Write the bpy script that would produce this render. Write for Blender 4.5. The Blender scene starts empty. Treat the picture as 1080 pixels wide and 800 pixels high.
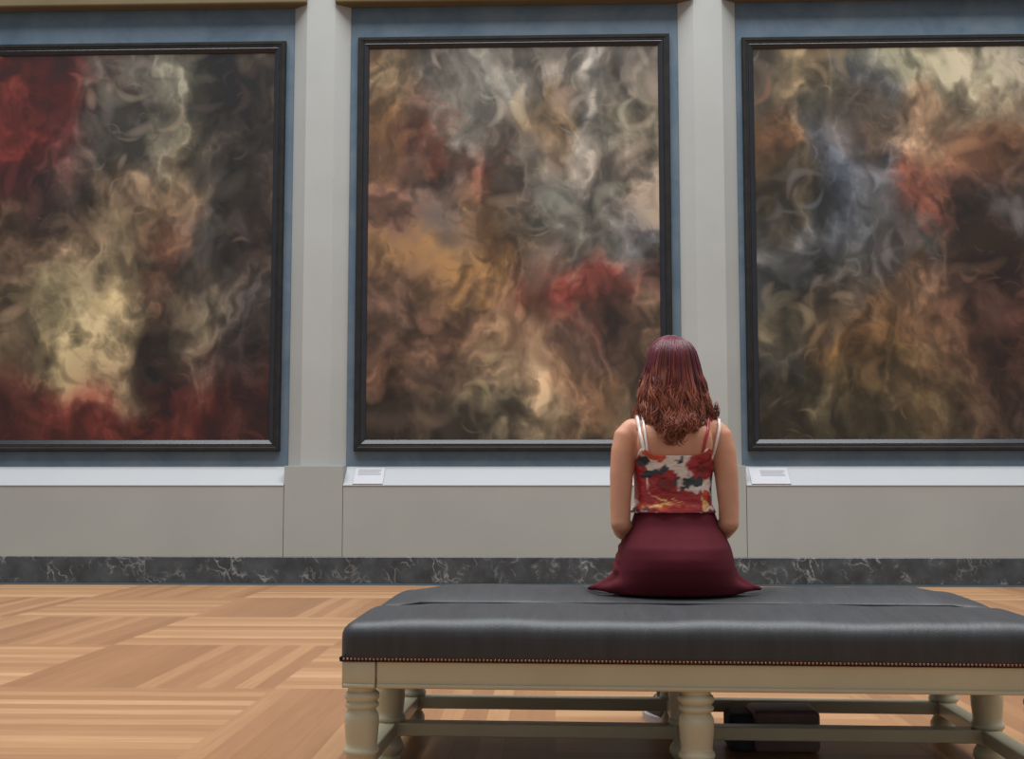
import bpy, bmesh, math, random
import numpy as np
from mathutils import Vector, Matrix
from mathutils.bvhtree import BVHTree

PI = math.pi
random.seed(11)
sc = bpy.context.scene
COL = sc.collection

# ------------------------------------------------------------ camera, light, exposure
F_PX, HORIZON, VPX, EYE = 1294.0, 512.0, 585.0, 0.860
cam = bpy.data.objects.new('camera', bpy.data.cameras.new('camera'))
COL.objects.link(cam)
cam.data.sensor_width = 36.0
cam.data.lens = F_PX * 36.0 / 1080.0
pitch = math.atan((HORIZON - 400) / F_PX)
yaw = math.atan((VPX - 540) / math.hypot(F_PX, HORIZON - 400))
cam.location = (0, -10.7, EYE)
cam.rotation_euler = (PI / 2 + pitch, 0, yaw)
sc.camera = cam

world = bpy.data.worlds.new('gallery_air')
sc.world = world
world.use_nodes = True
bgn = world.node_tree.nodes['Background']
bgn.inputs['Color'].default_value = (0.97, 0.985, 1.0, 1)
bgn.inputs['Strength'].default_value = 0.42


def area_light(name, loc, sx, sy, power, color, rot=(0, 0, 0)):
    l = bpy.data.lights.new(name, 'AREA')
    l.shape = 'RECTANGLE'; l.size = sx; l.size_y = sy; l.energy = power; l.color = color
    o = bpy.data.objects.new(name, l); COL.objects.link(o)
    o.location = loc; o.rotation_euler = rot
    return o


area_light('skylight', (-0.3, -4.8, 15.0), 18.0, 8.0, 5050, (0.95, 0.98, 1.0))

sc.view_settings.view_transform = 'Standard'
sc.view_settings.look = 'None'
sc.view_settings.exposure = 0.0
sc.view_settings.gamma = 1.0
sc.view_settings.use_curve_mapping = False


# ------------------------------------------------------------ helpers
def lin(c):
    return tuple(((v / 255) / 12.92 if v / 255 <= 0.04045 else ((v / 255 + 0.055) / 1.055) ** 2.4) for v in c)


def rgb(c, k=1.0):
    return tuple(min(0.95, v * k) for v in lin(c)) + (1.0,)


class NT:
    """small wrapper round a material's node tree"""
    def __init__(self, name, rough=0.5, spec=0.5, metal=0.0):
        self.m = bpy.data.materials.new(name)
        self.m.use_nodes = True
        self.t = self.m.node_tree
        self.b = self.t.nodes['Principled BSDF']
        self.b.inputs['Roughness'].default_value = rough
        self.b.inputs['Specular IOR Level'].default_value = spec
        self.b.inputs['Metallic'].default_value = metal

    def n(self, typ, **kw):
        nd = self.t.nodes.new(typ)
        for k, v in kw.items():
            setattr(nd, k, v)
        return nd

    def link(self, a, b):
        self.t.links.new(a, b)

    def math(self, op, a, b=None, c=None):
        nd = self.n('ShaderNodeMath', operation=op)
        for i, v in enumerate((a, b, c)):
            if v is None:
                continue
            if isinstance(v, (int, float)):
                nd.inputs[i].default_value = v
            else:
                self.link(v, nd.inputs[i])
        return nd.outputs[0]

    def ramp(self, fac, stops):
        nd = self.n('ShaderNodeValToRGB')
        el = nd.color_ramp.elements
        while len(el) < len(stops):
            el.new(0.5)
        for e, (p, c) in zip(el, stops):
            e.position = p; e.color = c
        self.link(fac, nd.inputs[0])
        return nd.outputs[0]

    def noise(self, vec, scale, detail=4, rough=0.55, dist=0.0):
        nd = self.n('ShaderNodeTexNoise')
        nd.inputs['Scale'].default_value = scale
        nd.inputs['Detail'].default_value = detail
        nd.inputs['Roughness'].default_value = rough
        nd.inputs['Distortion'].default_value = dist
        if vec is not None:
            self.link(vec, nd.inputs['Vector'])
        return nd.outputs['Fac']

    def obj(self):
        return self.n('ShaderNodeTexCoord').outputs['Object']

    def mapping(self, vec, scale=(1, 1, 1), rot=(0, 0, 0)):
        nd = self.n('ShaderNodeMapping')
        nd.inputs['Scale'].default_value = scale
        nd.inputs['Rotation'].default_value = rot
        self.link(vec, nd.inputs['Vector'])
        return nd.outputs[0]

    def mix(self, fac, a, b, mode='MIX'):
        nd = self.n('ShaderNodeMix', data_type='RGBA', blend_type=mode)
        if isinstance(fac, (int, float)):
            nd.inputs[0].default_value = fac
        else:
            self.link(fac, nd.inputs[0])
        for i, v in ((6, a), (7, b)):
            if isinstance(v, tuple):
                nd.inputs[i].default_value = v
            else:
                self.link(v, nd.inputs[i])
        return nd.outputs[2]

    def color(self, c):
        if isinstance(c, tuple):
            self.b.inputs['Base Color'].default_value = c
        else:
            self.link(c, self.b.inputs['Base Color'])

    def bump(self, h, strength=0.2, dist=0.01):
        nd = self.n('ShaderNodeBump')
        nd.inputs['Strength'].default_value = strength
        nd.inputs['Distance'].default_value = dist
        self.link(h, nd.inputs['Height'])
        self.link(nd.outputs[0], self.b.inputs['Normal'])


def mat_var(name, c1, c2, scale=3.0, rough=0.6, spec=0.4, bump=0.0, bscale=60, stretch=(1, 1, 1), metal=0.0):
    m = NT(name, rough, spec, metal)
    v = m.mapping(m.obj(), stretch)
    f = m.noise(v, scale, 5)
    m.color(m.ramp(f, [(0.3, c1), (0.7, c2)]))
    if bump:
        m.bump(m.noise(v, bscale, 3), bump, 0.004)
    return m.m


KW = 2.0     # photographed wall colour -> paint colour, set by how much light the walls get

# ------------------------------------------------------------ materials
M = {}
M['pilaster'] = mat_var('pilaster_paint', rgb((160, 161, 158), 0.89), rgb((168, 169, 166), 0.89), 1.2, 0.65, 0.25, 0.03)
M['dado'] = mat_var('dado_paint', rgb((142, 144, 140), 1.03), rgb((148, 150, 146), 1.03), 1.0, 0.65, 0.25, 0.03)
M['sill'] = mat_var('sill_paint', rgb((196, 198, 201), 0.53), rgb((200, 202, 204), 0.53), 1.0, 0.5, 0.3)
M['cornice'] = mat_var('cornice_paint', rgb((116, 100, 68), 0.62), rgb((126, 110, 78), 0.62), 2.0, 0.6, 0.3)
M['joint'] = mat_var('joint_shadow_gap', rgb((70, 70, 66)), rgb((75, 74, 70)), 2.0, 0.8, 0.1)

m = NT('blue_panel_paint', 0.5, 0.35)
v = m.obj()
f1 = m.noise(v, 2.2, 8, 0.65, 0.8)
f2 = m.noise(m.mapping(v, (1, 1, 6)), 5, 4)
c = m.ramp(f1, [(0.3, rgb((66, 82, 97), 1.1)), (0.5, rgb((82, 97, 111), 1.1)), (0.72, rgb((98, 108, 119), 1.1))])
m.color(m.mix(m.math('MULTIPLY', f2, 0.35), c, rgb((74, 100, 115), 1.1)))
M['blue'] = m.m

m = NT('black_frame_lacquer', 0.55, 0.12)
v = m.obj()
m.color(m.ramp(m.noise(v, 12, 4), [(0.3, (0.014, 0.014, 0.014, 1)), (0.7, (0.022, 0.021, 0.020, 1))]))
M['frame'] = m.m
M['lip'] = mat_var('gloss_black_lip', (0.012, 0.013, 0.018, 1), (0.016, 0.017, 0.022, 1), 12, 0.28, 0.4)

m = NT('dark_veined_marble', 0.3, 0.5)
v = m.mapping(m.obj(), (1, 1, 1.0), (0, 0.55, 0))
warp = m.noise(v, 5, 6, 0.6)
nd = m.n('ShaderNodeVectorMath', operation='ADD')
nc = m.n('ShaderNodeTexNoise'); nc.inputs['Scale'].default_value = 7; nc.inputs['Detail'].default_value = 6
m.link(v, nc.inputs['Vector'])
sc_ = m.n('ShaderNodeVectorMath', operation='SCALE'); sc_.inputs['Scale'].default_value = 0.28
m.link(nc.outputs['Color'], sc_.inputs[0])
m.link(v, nd.inputs[0]); m.link(sc_.outputs[0], nd.inputs[1])
vo = m.n('ShaderNodeTexVoronoi', feature='DISTANCE_TO_EDGE'); vo.inputs['Scale'].default_value = 6.5
m.link(m.mapping(nd.outputs[0], (1.9, 1, 0.55)), vo.inputs['Vector'])
vein = m.ramp(vo.outputs['Distance'], [(0.0, (1, 1, 1, 1)), (0.035, (0.22, 0.22, 0.22, 1)), (0.10, (0, 0, 0, 1))])
patch = m.ramp(m.noise(v, 4.5, 3), [(0.47, (0, 0, 0, 1)), (0.66, (1, 1, 1, 1))])
veinm = m.mix(1.0, vein, patch, 'MULTIPLY')
base = m.ramp(warp, [(0.3, rgb((42, 48, 53), 0.72)), (0.7, rgb((80, 89, 95), 0.68))])
m.color(m.mix(m.math('MULTIPLY', veinm, 0.8), base, rgb((165, 165, 162), 0.9)))
M['marble'] = m.m
M['marble_foot'] = mat_var('blue_grey_floor_strip', rgb((66, 86, 98)), rgb((76, 94, 104)), 6, 0.45, 0.4)

# parquet: big squares, boards turned by a quarter from each square to the next
m = NT('oak_parquet', 0.42, 0.35)
geo = m.n('ShaderNodeNewGeometry')
sep = m.n('ShaderNodeSeparateXYZ'); m.link(geo.outputs['Position'], sep.inputs[0])
px = m.math('DIVIDE', m.math('ADD', sep.outputs[0], 1.2 + 12.0), 1.2)
py = m.math('DIVIDE', m.math('ADD', sep.outputs[1], 6.83 + 14.1), 1.41)
cx_, cy_ = m.math('FLOOR', px), m.math('FLOOR', py)
fx, fy = m.math('FRACT', px), m.math('FRACT', py)
par = m.math('MODULO', m.math('ADD', cx_, cy_), 2.0)
inv = m.math('SUBTRACT', 1.0, par)
across = m.math('ADD', m.math('MULTIPLY', fy, par), m.math('MULTIPLY', fx, inv))
along = m.math('ADD', m.math('MULTIPLY', fx, par), m.math('MULTIPLY', fy, inv))
bs = m.math('MULTIPLY', across, 14.0)
board = m.math('FLOOR', bs)
cmb = m.n('ShaderNodeCombineXYZ')
m.link(board, cmb.inputs[0]); m.link(cx_, cmb.inputs[1]); m.link(cy_, cmb.inputs[2])
wn = m.n('ShaderNodeTexWhiteNoise', noise_dimensions='3D'); m.link(cmb.outputs[0], wn.inputs['Vector'])
cmb2 = m.n('ShaderNodeCombineXYZ')
m.link(cx_, cmb2.inputs[1]); m.link(cy_, cmb2.inputs[2]); cmb2.inputs[0].default_value = 31.0
wn2 = m.n('ShaderNodeTexWhiteNoise', noise_dimensions='3D'); m.link(cmb2.outputs[0], wn2.inputs['Vector'])
gv = m.n('ShaderNodeCombineXYZ')
m.link(m.math('MULTIPLY', across, 60.0), gv.inputs[0]); m.link(m.math('MULTIPLY', along, 2.5), gv.inputs[1])
m.link(m.math('ADD', board, m.math('MULTIPLY', cx_, 17.0)), gv.inputs[2])
grain = m.noise(gv.outputs[0], 1.0, 4, 0.6)
tone = m.math('ADD', m.math('ADD', m.math('MULTIPLY', wn.outputs[0], 0.42), m.math('MULTIPLY', grain, 0.52)),
              m.math('MULTIPLY', par, 0.20))
wood = m.ramp(tone, [(0.12, (0.2021, 0.0959, 0.0451, 1)), (0.5, (0.2726, 0.1372, 0.0639, 1)), (0.75, (0.3431, 0.1861, 0.0902, 1)), (1.0, (0.4418, 0.2679, 0.1429, 1))])
edge = m.math('MINIMUM', m.math('FRACT', bs), m.math('SUBTRACT', 1.0, m.math('FRACT', bs)))
gap = m.ramp(edge, [(0.0, (0.8, 0.76, 0.72, 1)), (0.03, (1, 1, 1, 1))])
m.color(m.mix(1.0, wood, gap, 'MULTIPLY'))
M['floor'] = m.m

m = NT('charcoal_leather', 0.5, 0.4)
v = m.obj()
m.color(m.ramp(m.noise(m.mapping(v, (6, 1, 1)), 5, 5), [(0.3, (0.022, 0.023, 0.026, 1)), (0.7, (0.032, 0.033, 0.037, 1))]))
h1 = m.noise(m.mapping(v, (14, 2.5, 3), (0, 0, 0.5)), 2.0, 3)
m.bump(m.math('ADD', h1, m.math('MULTIPLY', m.noise(v, 260, 2), 0.12)), 0.22, 0.02)
M['leather'] = m.m
M['bench_paint'] = mat_var('bench_grey_beige_paint', (0.405, 0.372, 0.258, 1), (0.45, 0.42, 0.295, 1), 5, 0.35, 0.5, 0.04, 40)
M['nail'] = mat_var('copper_nailheads', rgb((130, 84, 62), 1.2), rgb((150, 100, 76), 1.2), 80, 0.35, 0.5, metal=0.5)
M['seam'] = mat_var('seam_shade_welt', (0.012, 0.012, 0.012, 1), (0.018, 0.018, 0.019, 1), 20, 0.8, 0.08)  # near-black: painted shade of the cushion seam, also the nail band

m = NT('skin', 0.5, 0.35)
v = m.obj()
m.color(m.ramp(m.noise(v, 9, 4), [(0.3, rgb((190, 134, 106), 1.04)), (0.7, rgb((204, 148, 120), 1.04))]))
m.b.inputs['Subsurface Weight'].default_value = 0.08
m.b.inputs['Subsurface Radius'].default_value = (0.02, 0.008, 0.004)
M['skin'] = m.m

m = NT('dyed_hair', 0.48, 0.32)
at = m.n('ShaderNodeAttribute', attribute_name='Col')
m.color(at.outputs['Color'])
M['hair'] = m.m

m = NT('floral_satin', 0.38, 0.45)
at = m.n('ShaderNodeAttribute', attribute_name='Col')
m.color(at.outputs['Color'])
m.bump(m.noise(m.mapping(m.obj(), (9, 9, 16)), 1.6, 3), 0.5, 0.03)
M['floral'] = m.m
M['white_strap'] = mat_var('white_strap', rgb((215, 205, 200), 1.2), rgb((225, 218, 212), 1.2), 40, 0.45, 0.4)
M['red_strap'] = mat_var('red_strap', rgb((140, 38, 44), 1.3), rgb((150, 44, 48), 1.3), 40, 0.45, 0.4)
M['skirt'] = mat_var('maroon_crepe', rgb((100, 35, 45), 0.66), rgb((112, 40, 51), 0.66), 7, 0.85, 0.15, 0.15, 300)
M['shoe'] = mat_var('dark_shoe_canvas', rgb((52, 52, 58)), rgb((62, 62, 68)), 30, 0.6, 0.3, 0.1, 300)
M['sole'] = mat_var('pale_rubber_sole', rgb((160, 153, 150), 1.0), rgb((172, 166, 162), 1.0), 30, 0.6, 0.3)
M['lace'] = mat_var('white_lace', rgb((215, 212, 212), 1.2), rgb((225, 222, 222), 1.2), 30, 0.7, 0.2)
M['bag'] = mat_var('dark_brown_leather', rgb((92, 74, 72), 1.4), rgb((108, 88, 84), 1.4), 14, 0.5, 0.35, 0.2, 120)
M['bag_strap'] = mat_var('black_webbing', rgb((48, 48, 52)), rgb((58, 58, 64)), 30, 0.7, 0.3)
M['plaque'] = mat_var('plaque_plastic', rgb((198, 198, 203), 0.60), rgb((204, 204, 208), 0.60), 3, 0.35, 0.5)
M['plaque_text'] = mat_var('grey_print', rgb((172, 172, 178), 0.60), rgb((178, 178, 184), 0.60), 3, 0.6, 0.3)
M['eye'] = mat_var('eye_white', rgb((225, 222, 218)), rgb((230, 228, 224)), 5, 0.2, 0.5)
M['iris'] = mat_var('brown_iris', rgb((60, 40, 28)), rgb((72, 48, 34)), 60, 0.2, 0.5)
m = NT('oil_paint', 0.45, 0.35)
at = m.n('ShaderNodeAttribute', attribute_name='Col')
m.color(at.outputs['Color'])
m.bump(m.noise(m.obj(), 45, 4), 0.06, 0.01)
M['paint'] = m.m


# ------------------------------------------------------------ mesh helpers
def link(name, bm, mat, parent=None, smooth=True, offset=None):
    """one mesh object from a bmesh (or mesh); verts may be given in world space with offset = parent's place"""
    if isinstance(bm, bmesh.types.BMesh):
        bmesh.ops.recalc_face_normals(bm, faces=bm.faces[:])
        me = bpy.data.meshes.new(name)
        bm.to_mesh(me); bm.free()
    else:
        me = bm; me.name = name
    if offset is not None:
        me.transform(Matrix.Translation(-Vector(offset)))
    me.polygons.foreach_set('use_smooth', [smooth] * len(me.polygons))
    if mat is not None:
        me.materials.clear(); me.materials.append(mat)
    o = bpy.data.objects.new(name, me)
    COL.objects.link(o)
    if parent is not None:
        o.parent = parent
    return o


def sharp(o, deg=35):
    me = o.data
    bm = bmesh.new(); bm.from_mesh(me)
    for e in bm.edges:
        e.smooth = not (len(e.link_faces) == 2 and e.calc_face_angle(0) > math.radians(deg))
    bm.to_mesh(me); bm.free()
    return o


def struct(name, bm, mat, smooth=False):
    o = link(name, bm, mat, None, smooth)
    o['kind'] = 'structure'
    return o


def tag(o, label, cat, group=None):
    o['label'] = label; o['category'] = cat
    if group:
        o['group'] = group
    return o


def thing(name, label, cat, loc=(0, 0, 0), rotz=0.0, group=None):
    o = bpy.data.objects.new(name, None); COL.objects.link(o)
    o.location = loc; o.rotation_euler = (0, 0, rotz)
    o.empty_display_size = 0.1
    return tag(o, label, cat, group)


def box(bm, lo, hi, bev=0.0, seg=2):
    r = bmesh.ops.create_cube(bm, size=1.0)
    vs = r['verts']
    c = [(a + b) / 2 for a, b in zip(lo, hi)]; s = [b - a for a, b in zip(lo, hi)]
    for v in vs:
        v.co = Vector((c[0] + v.co.x * s[0], c[1] + v.co.y * s[1], c[2] + v.co.z * s[2]))
    if bev > 0:
        es = list({e for v in vs for e in v.link_edges})
        bmesh.ops.bevel(bm, geom=es, offset=bev, segments=seg, profile=0.5, affect='EDGES')
    return bm


def newbox(lo, hi, bev=0.0, seg=2):
    return box(bmesh.new(), lo, hi, bev, seg)


def prism(bm, pts, x0, x1, axis='x'):
    """extrude a closed outline: pts are (y,z) along x, or (x,y) along z"""
    def P(p, t):
        return (t, p[0], p[1]) if axis == 'x' else (p[0], p[1], t)
    a = [bm.verts.new(P(p, x0)) for p in pts]
    b = [bm.verts.new(P(p, x1)) for p in pts]
    n = len(pts)
    bm.faces.new(a); bm.faces.new(b[::-1])
    for i in range(n):
        bm.faces.new((a[i], b[i], b[(i + 1) % n], a[(i + 1) % n]))
    return bm


def loft(bm, rings, cap=True):
    R = [[bm.verts.new(p) for p in r] for r in rings]
    n = len(R[0])
    for a, b in zip(R, R[1:]):
        for i in range(n):
            bm.faces.new((a[i], a[(i + 1) % n], b[(i + 1) % n], b[i]))
    if cap:
        bm.faces.new(R[0][::-1]); bm.faces.new(R[-1])
    return R


def lathe(bm, prof, c=(0, 0), seg=28):
    rings = [[(c[0] + r * math.cos(2 * PI * k / seg), c[1] + r * math.sin(2 * PI * k / seg), z) for k in range(seg)] for r, z in prof]
    loft(bm, rings)
    return bm


def sell(a, b, cx, cy, z, n=32, e=2.4):
    """superellipse ring"""
    out = []
    for k in range(n):
        t = 2 * PI * k / n
        ct, st = math.cos(t), math.sin(t)
        out.append((cx + a * math.copysign(abs(ct) ** (2 / e), ct), cy + b * math.copysign(abs(st) ** (2 / e), st), z))
    return out


def tube(bm, pts, rad, seg=10, flat=1.0):
    """tapered tube through pts (closed, capped); rad a number or list"""
    pts = [Vector(p) for p in pts]
    n = len(pts)
    rad = [rad] * n if isinstance(rad, (int, float)) else rad
    up = None; rings = []
    for i, p in enumerate(pts):
        d = (pts[min(i + 1, n - 1)] - pts[max(i - 1, 0)]).normalized()
        if up is None:
            up = d.orthogonal().normalized()
        up = (up - d * up.dot(d)).normalized()
        side = d.cross(up)
        rings.append([p + up * math.cos(2 * PI * k / seg) * rad[i] + side * math.sin(2 * PI * k / seg) * rad[i] * flat for k in range(seg)])
    loft(bm, rings)
    return bm


def capsule(bm, pts, rad, seg=14):
    """tube with round ends, for building up a body"""
    pts = [Vector(p) for p in pts]
    d0 = (pts[0] - pts[1]).normalized(); d1 = (pts[-1] - pts[-2]).normalized()
    P, Rr = [], []
    for a in (0.98, 0.8, 0.45):
        P.append(pts[0] + d0 * rad[0] * a); Rr.append(rad[0] * math.sqrt(1 - a * a))
    P += pts; Rr += list(rad)
    for a in (0.45, 0.8, 0.98):
        P.append(pts[-1] + d1 * rad[-1] * a); Rr.append(rad[-1] * math.sqrt(1 - a * a))
    return tube(bm, P, Rr, seg)


def ball(bm, c, r, seg=20):
    ret = bmesh.ops.create_uvsphere(bm, u_segments=seg, v_segments=seg // 2 + 2, radius=1.0)
    for v in ret['verts']:
        v.co = Vector((c[0] + v.co.x * r[0], c[1] + v.co.y * r[1], c[2] + v.co.z * r[2]))
    return bm


def fuse(bm, voxel, smooth=4, factor=0.5):
    """melt overlapping closed shells into one continuous surface"""
    bmesh.ops.recalc_face_normals(bm, faces=bm.faces[:])
    me = bpy.data.meshes.new('fuse'); bm.to_mesh(me); bm.free()
    o = bpy.data.objects.new('fuse', me); COL.objects.link(o)
    r = o.modifiers.new('r', 'REMESH'); r.mode = 'VOXEL'; r.voxel_size = voxel
    s = o.modifiers.new('s', 'SMOOTH'); s.iterations = smooth; s.factor = factor
    dg = bpy.context.evaluated_depsgraph_get()
    out = bpy.data.meshes.new_from_object(o.evaluated_get(dg))
    bpy.data.objects.remove(o); bpy.data.meshes.remove(me)
    return out


def paint_col(me, cols):
    a = me.color_attributes.new('Col', 'FLOAT_COLOR', 'POINT')
    arr = np.ones((len(me.vertices), 4), dtype=np.float32)
    arr[:, :3] = cols
    a.data.foreach_set('color', arr.ravel())


def coords(me):
    a = np.empty(len(me.vertices) * 3, dtype=np.float64)
    me.vertices.foreach_get('co', a)
    return a.reshape(-1, 3)


# ------------------------------------------------------------ the room
XL, XR = -7.6, 7.4
WALL_Y = 0.20
SILL_F, SILL_B = 0.865, 1.03
TOP = 6.2

struct('floor', newbox((XL, -13.0, -0.05), (XR, 0.45, 0.0)), M['floor'])
struct('wall_back', newbox((XL, WALL_Y, 0.0), (XR, 0.45, TOP)), M['blue'])
struct('baseboard_back', newbox((XL, -0.005, 0.018), (XR, 0.2, 0.243), 0.003, 1), M['marble'])
struct('trim_1', newbox((XL, -0.012, 0.0), (XR, 0.2, 0.018)), M['marble_foot'])

PIL = [-5.62, -2.115, 1.390, 4.895]          # pilaster centres; one bay between each two
HALF = 0.262
k = 2
for cx in PIL:                               # canted pilaster above, plain pier below
    bm = bmesh.new()
    prism(bm, [(cx - HALF, 0.205), (cx - HALF + 0.005, 0.19), (cx - 0.128, 0.095), (cx + 0.128, 0.095), (cx + HALF - 0.005, 0.19), (cx + HALF, 0.205)], SILL_B + 0.006, TOP, 'z')
    struct('trim_%d' % k, bm, M['pilaster']); k += 1
    bm = newbox((cx - 0.252, 0.004, 0.243), (cx + 0.264, 0.20, SILL_B + 0.004), 0.002, 1)
    struct('trim_%d' % k, bm, M['dado']); k += 1
BAYS = [(XL, PIL[0])] + list(zip(PIL, PIL[1:])) + [(PIL[-1], XR)]
for a, b in BAYS:
    x0 = a if a == XL else a + 0.268
    x1 = b if b == XR else b - 0.256
    bm = newbox((x0, 0.0, 0.243), (x1, 0.20, SILL_F - 0.004), 0.002, 1)
    struct('trim_%d' % k, bm, M['dado']); k += 1
    bm = prism(bmesh.new(), [(-0.004, SILL_F - 0.006), (-0.004, SILL_F), (0.197, SILL_B), (0.2, SILL_F - 0.006)], x0, x1)
    struct('trim_%d' % k, bm, M['sill']); k += 1
    c0 = a if a == XL else a + 0.13
    c1 = b if b == XR else b - 0.13
    bm = newbox((c0, 0.06, 5.235), (c1, 0.20, TOP), 0.02, 4)
    struct('trim_%d' % k, bm, M['cornice']); k += 1

# ------------------------------------------------------------ the three paintings
PALETTE_L = """110,45,38 115,45,38 85,78,70 110,105,90 55,48,45 60,50,42
110,43,38 85,40,38 110,105,95 120,110,90 62,54,48 55,47,42
80,40,38 65,50,45 115,95,75 100,80,60 60,55,50 66,54,45
90,70,55 110,90,70 120,104,80 90,60,45 62,56,52 65,52,45
100,82,64 136,122,92 140,124,92 70,55,45 85,75,60 52,46,43
80,65,50 118,104,76 112,95,72 60,46,42 78,60,50 55,43,40
98,45,38 102,45,38 104,45,38 106,45,38 98,41,36 80,42,38"""
PALETTE_M = """104,86,64 105,95,85 125,120,110 115,105,95 120,113,105 110,100,90
118,84,54 108,62,46 120,115,105 138,112,82 125,118,108 126,116,96
85,60,48 78,62,54 110,66,50 128,122,112 110,100,90 110,98,85
80,56,46 64,55,50 112,84,60 134,128,115 88,83,77 108,94,80
88,65,44 106,78,47 115,84,52 136,126,110 100,94,86 76,75,75
76,56,43 80,59,43 86,62,47 108,58,44 112,52,43 90,62,52
80,60,48 92,66,51 130,104,78 118,92,70 78,58,49 90,70,55
90,64,48 74,58,47 142,118,92 146,122,95 120,90,67 80,65,50
65,52,42 70,60,48 104,94,76 112,98,78 92,78,61 75,68,55"""
PALETTE_R = """105,95,80 126,108,80 90,88,85 110,105,85 125,115,95 105,98,85
112,76,50 85,80,65 100,86,72 124,98,75 132,117,94 120,105,85
85,70,48 90,90,95 134,110,90 150,121,95 122,82,58 110,80,60
75,65,48 102,108,120 112,112,116 130,76,58 90,62,50 66,56,51
80,78,75 100,103,108 86,83,81 110,64,51 76,61,53 95,90,85
75,75,75 85,83,80 100,95,88 95,88,80 106,76,57 95,69,53
106,95,74 95,80,65 120,91,65 126,95,73 76,53,44 84,54,44
75,70,62 96,71,44 112,82,51 112,82,59 80,54,42 84,52,40
70,66,52 80,65,43 93,74,48 85,68,48 75,53,41 70,49,39
84,74,55 93,83,61 89,77,55 80,68,50 70,55,42 60,48,40"""


def painted_canvas(name, palette, x0, x1, z0, z1, y, seed, parent, off):
    """a generic dark old-master style canvas: loose brush strokes over soft colour fields"""
    rs = np.random.RandomState(seed)
    G = np.array([[[int(q) for q in c.split(',')] for c in row.split()] for row in palette.split('\n')], float)
    G = np.array([[lin(c) for c in row] for row in G])
    W, Hh = 260, int(260 * (z1 - z0) / (x1 - x0))
    U, V = np.meshgrid(np.linspace(0, 1, W), np.linspace(0, 1, Hh))       # V downwards

    def smooth_noise(n):
        g = rs.rand(n + 3, n + 3)
        a, b = U * n, V * n
        i, j = a.astype(int), b.astype(int); s, t = a - i, b - j
        s = s * s * (3 - 2 * s); t = t * t * (3 - 2 * t)
        return (g[j, i] * (1 - s) + g[j, i + 1] * s) * (1 - t) + (g[j + 1, i] * (1 - s) + g[j + 1, i + 1] * s) * t

    def fbm(n):
        return sum(smooth_noise(n * 2 ** o) * 0.5 ** (o + 1) for o in range(5))

    def sample(u, v):
        h, w = G.shape[:2]
        a = np.clip(u * w - 0.5, 0, w - 1.001); b = np.clip(v * h - 0.5, 0, h - 1.001)
        i, j = a.astype(int), b.astype(int); s, t = (a - i)[..., None], (b - j)[..., None]
        s = s * s * (3 - 2 * s); t = t * t * (3 - 2 * t)
        return (G[j, i] * (1 - s) + G[j, i + 1] * s) * (1 - t) + (G[j + 1, i] * (1 - s) + G[j + 1, i + 1] * s) * t

    wu, wv = fbm(3) - 0.5, fbm(3) - 0.5
    w2, w3 = fbm(9) - 0.5, fbm(9) - 0.5
    img = sample(np.clip(U + wu * 0.35 + w2 * 0.22, 0, 1), np.clip(V + wv * 0.28 + w3 * 0.18, 0, 1))

    def look(field, du, dv):                     # a field seen through a warp
        jj = np.clip((V + dv) * (Hh - 1), 0, Hh - 1).astype(int); ii = np.clip((U + du) * (W - 1), 0, W - 1).astype(int)
        return field[jj, ii]
    mass = look(fbm(5), wu * 0.5, wv * 0.5) - 0.5
    fold = 1 - np.abs(2 * look(fbm(6), wv * 0.7 + w2 * 0.25, wu * 0.7) - 1)
    fine = look(fbm(14), wu * 0.6, wv * 0.6 + w3 * 0.3) - 0.5
    img *= np.exp(np.clip(4.2 * mass + 3.0 * (fold - fold.mean()) + 1.6 * fine - 0.10, -1.7, 1.0))[..., None]
    flow = fbm(3) * 2 * PI * 1.6
    asp = (z1 - z0) / (x1 - x0)
    NS = 620
    for s in range(NS):                          # brush strokes, broad ones first
        q = s / NS
        if q < 0.05:
            L = rs.uniform(0.06, 0.14); B = L * rs.uniform(0.3, 0.7); hard, op, bend = 0.9, rs.uniform(0.3, 0.6), 0.6
        elif q < 0.35:
            L = rs.uniform(0.035, 0.09); B = L * rs.uniform(0.18, 0.5); hard, op, bend = 1.0, rs.uniform(0.25, 0.6), 0.9
        else:
            L = rs.uniform(0.012, 0.05); B = max(0.0042, L * rs.uniform(0.08, 0.2)); hard, op, bend = 1.1, rs.uniform(0.2, 0.55), 1.0
        cu, cv = rs.rand(), rs.rand()
        i, j = min(int(cu * W), W - 1), min(int(cv * Hh), Hh - 1)
        th = flow[j, i] + rs.normal(0, 0.35)
        k_ = rs.choice([0.22, 0.4, 0.65, 1.0, 1.45, 2.0, 2.6], p=[.19, .19, .19, .20, .13, .07, .03])
        if q > 0.35:
            k_ = 0.5 * k_ + 0.5 * img[j, i].mean() / max(1e-4, sample(np.array([cu]), np.array([cv]))[0].mean())
        col = sample(np.array([cu]), np.array([cv]))[0] * k_ * rs.uniform(0.92, 1.08, 3)
        i0, i1 = max(0, int((cu - L) * W)), min(W, int((cu + L) * W) + 2)
        j0, j1 = max(0, int((cv - L / asp) * Hh)), min(Hh, int((cv + L / asp) * Hh) + 2)
        du = U[j0:j1, i0:i1] - cu; dv = (V[j0:j1, i0:i1] - cv) * asp
        a = du * math.cos(th) + dv * math.sin(th); b = -du * math.sin(th) + dv * math.cos(th)
        b = b + a * a / L * rs.uniform(-bend, bend)
        d = (a / L) ** 2 + (b / B) ** 2
        al = (np.clip((1 - d) * hard, 0, 1) * op)[..., None]
        img[j0:j1, i0:i1] = img[j0:j1, i0:i1] * (1 - al) + col * al
    red = np.clip(img[..., 0] / (img[..., 1] + 0.004) - 2.2, 0, 2.5)
    img *= (1 - 0.22 * red)[..., None]                  # deep reds stay deep
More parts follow.
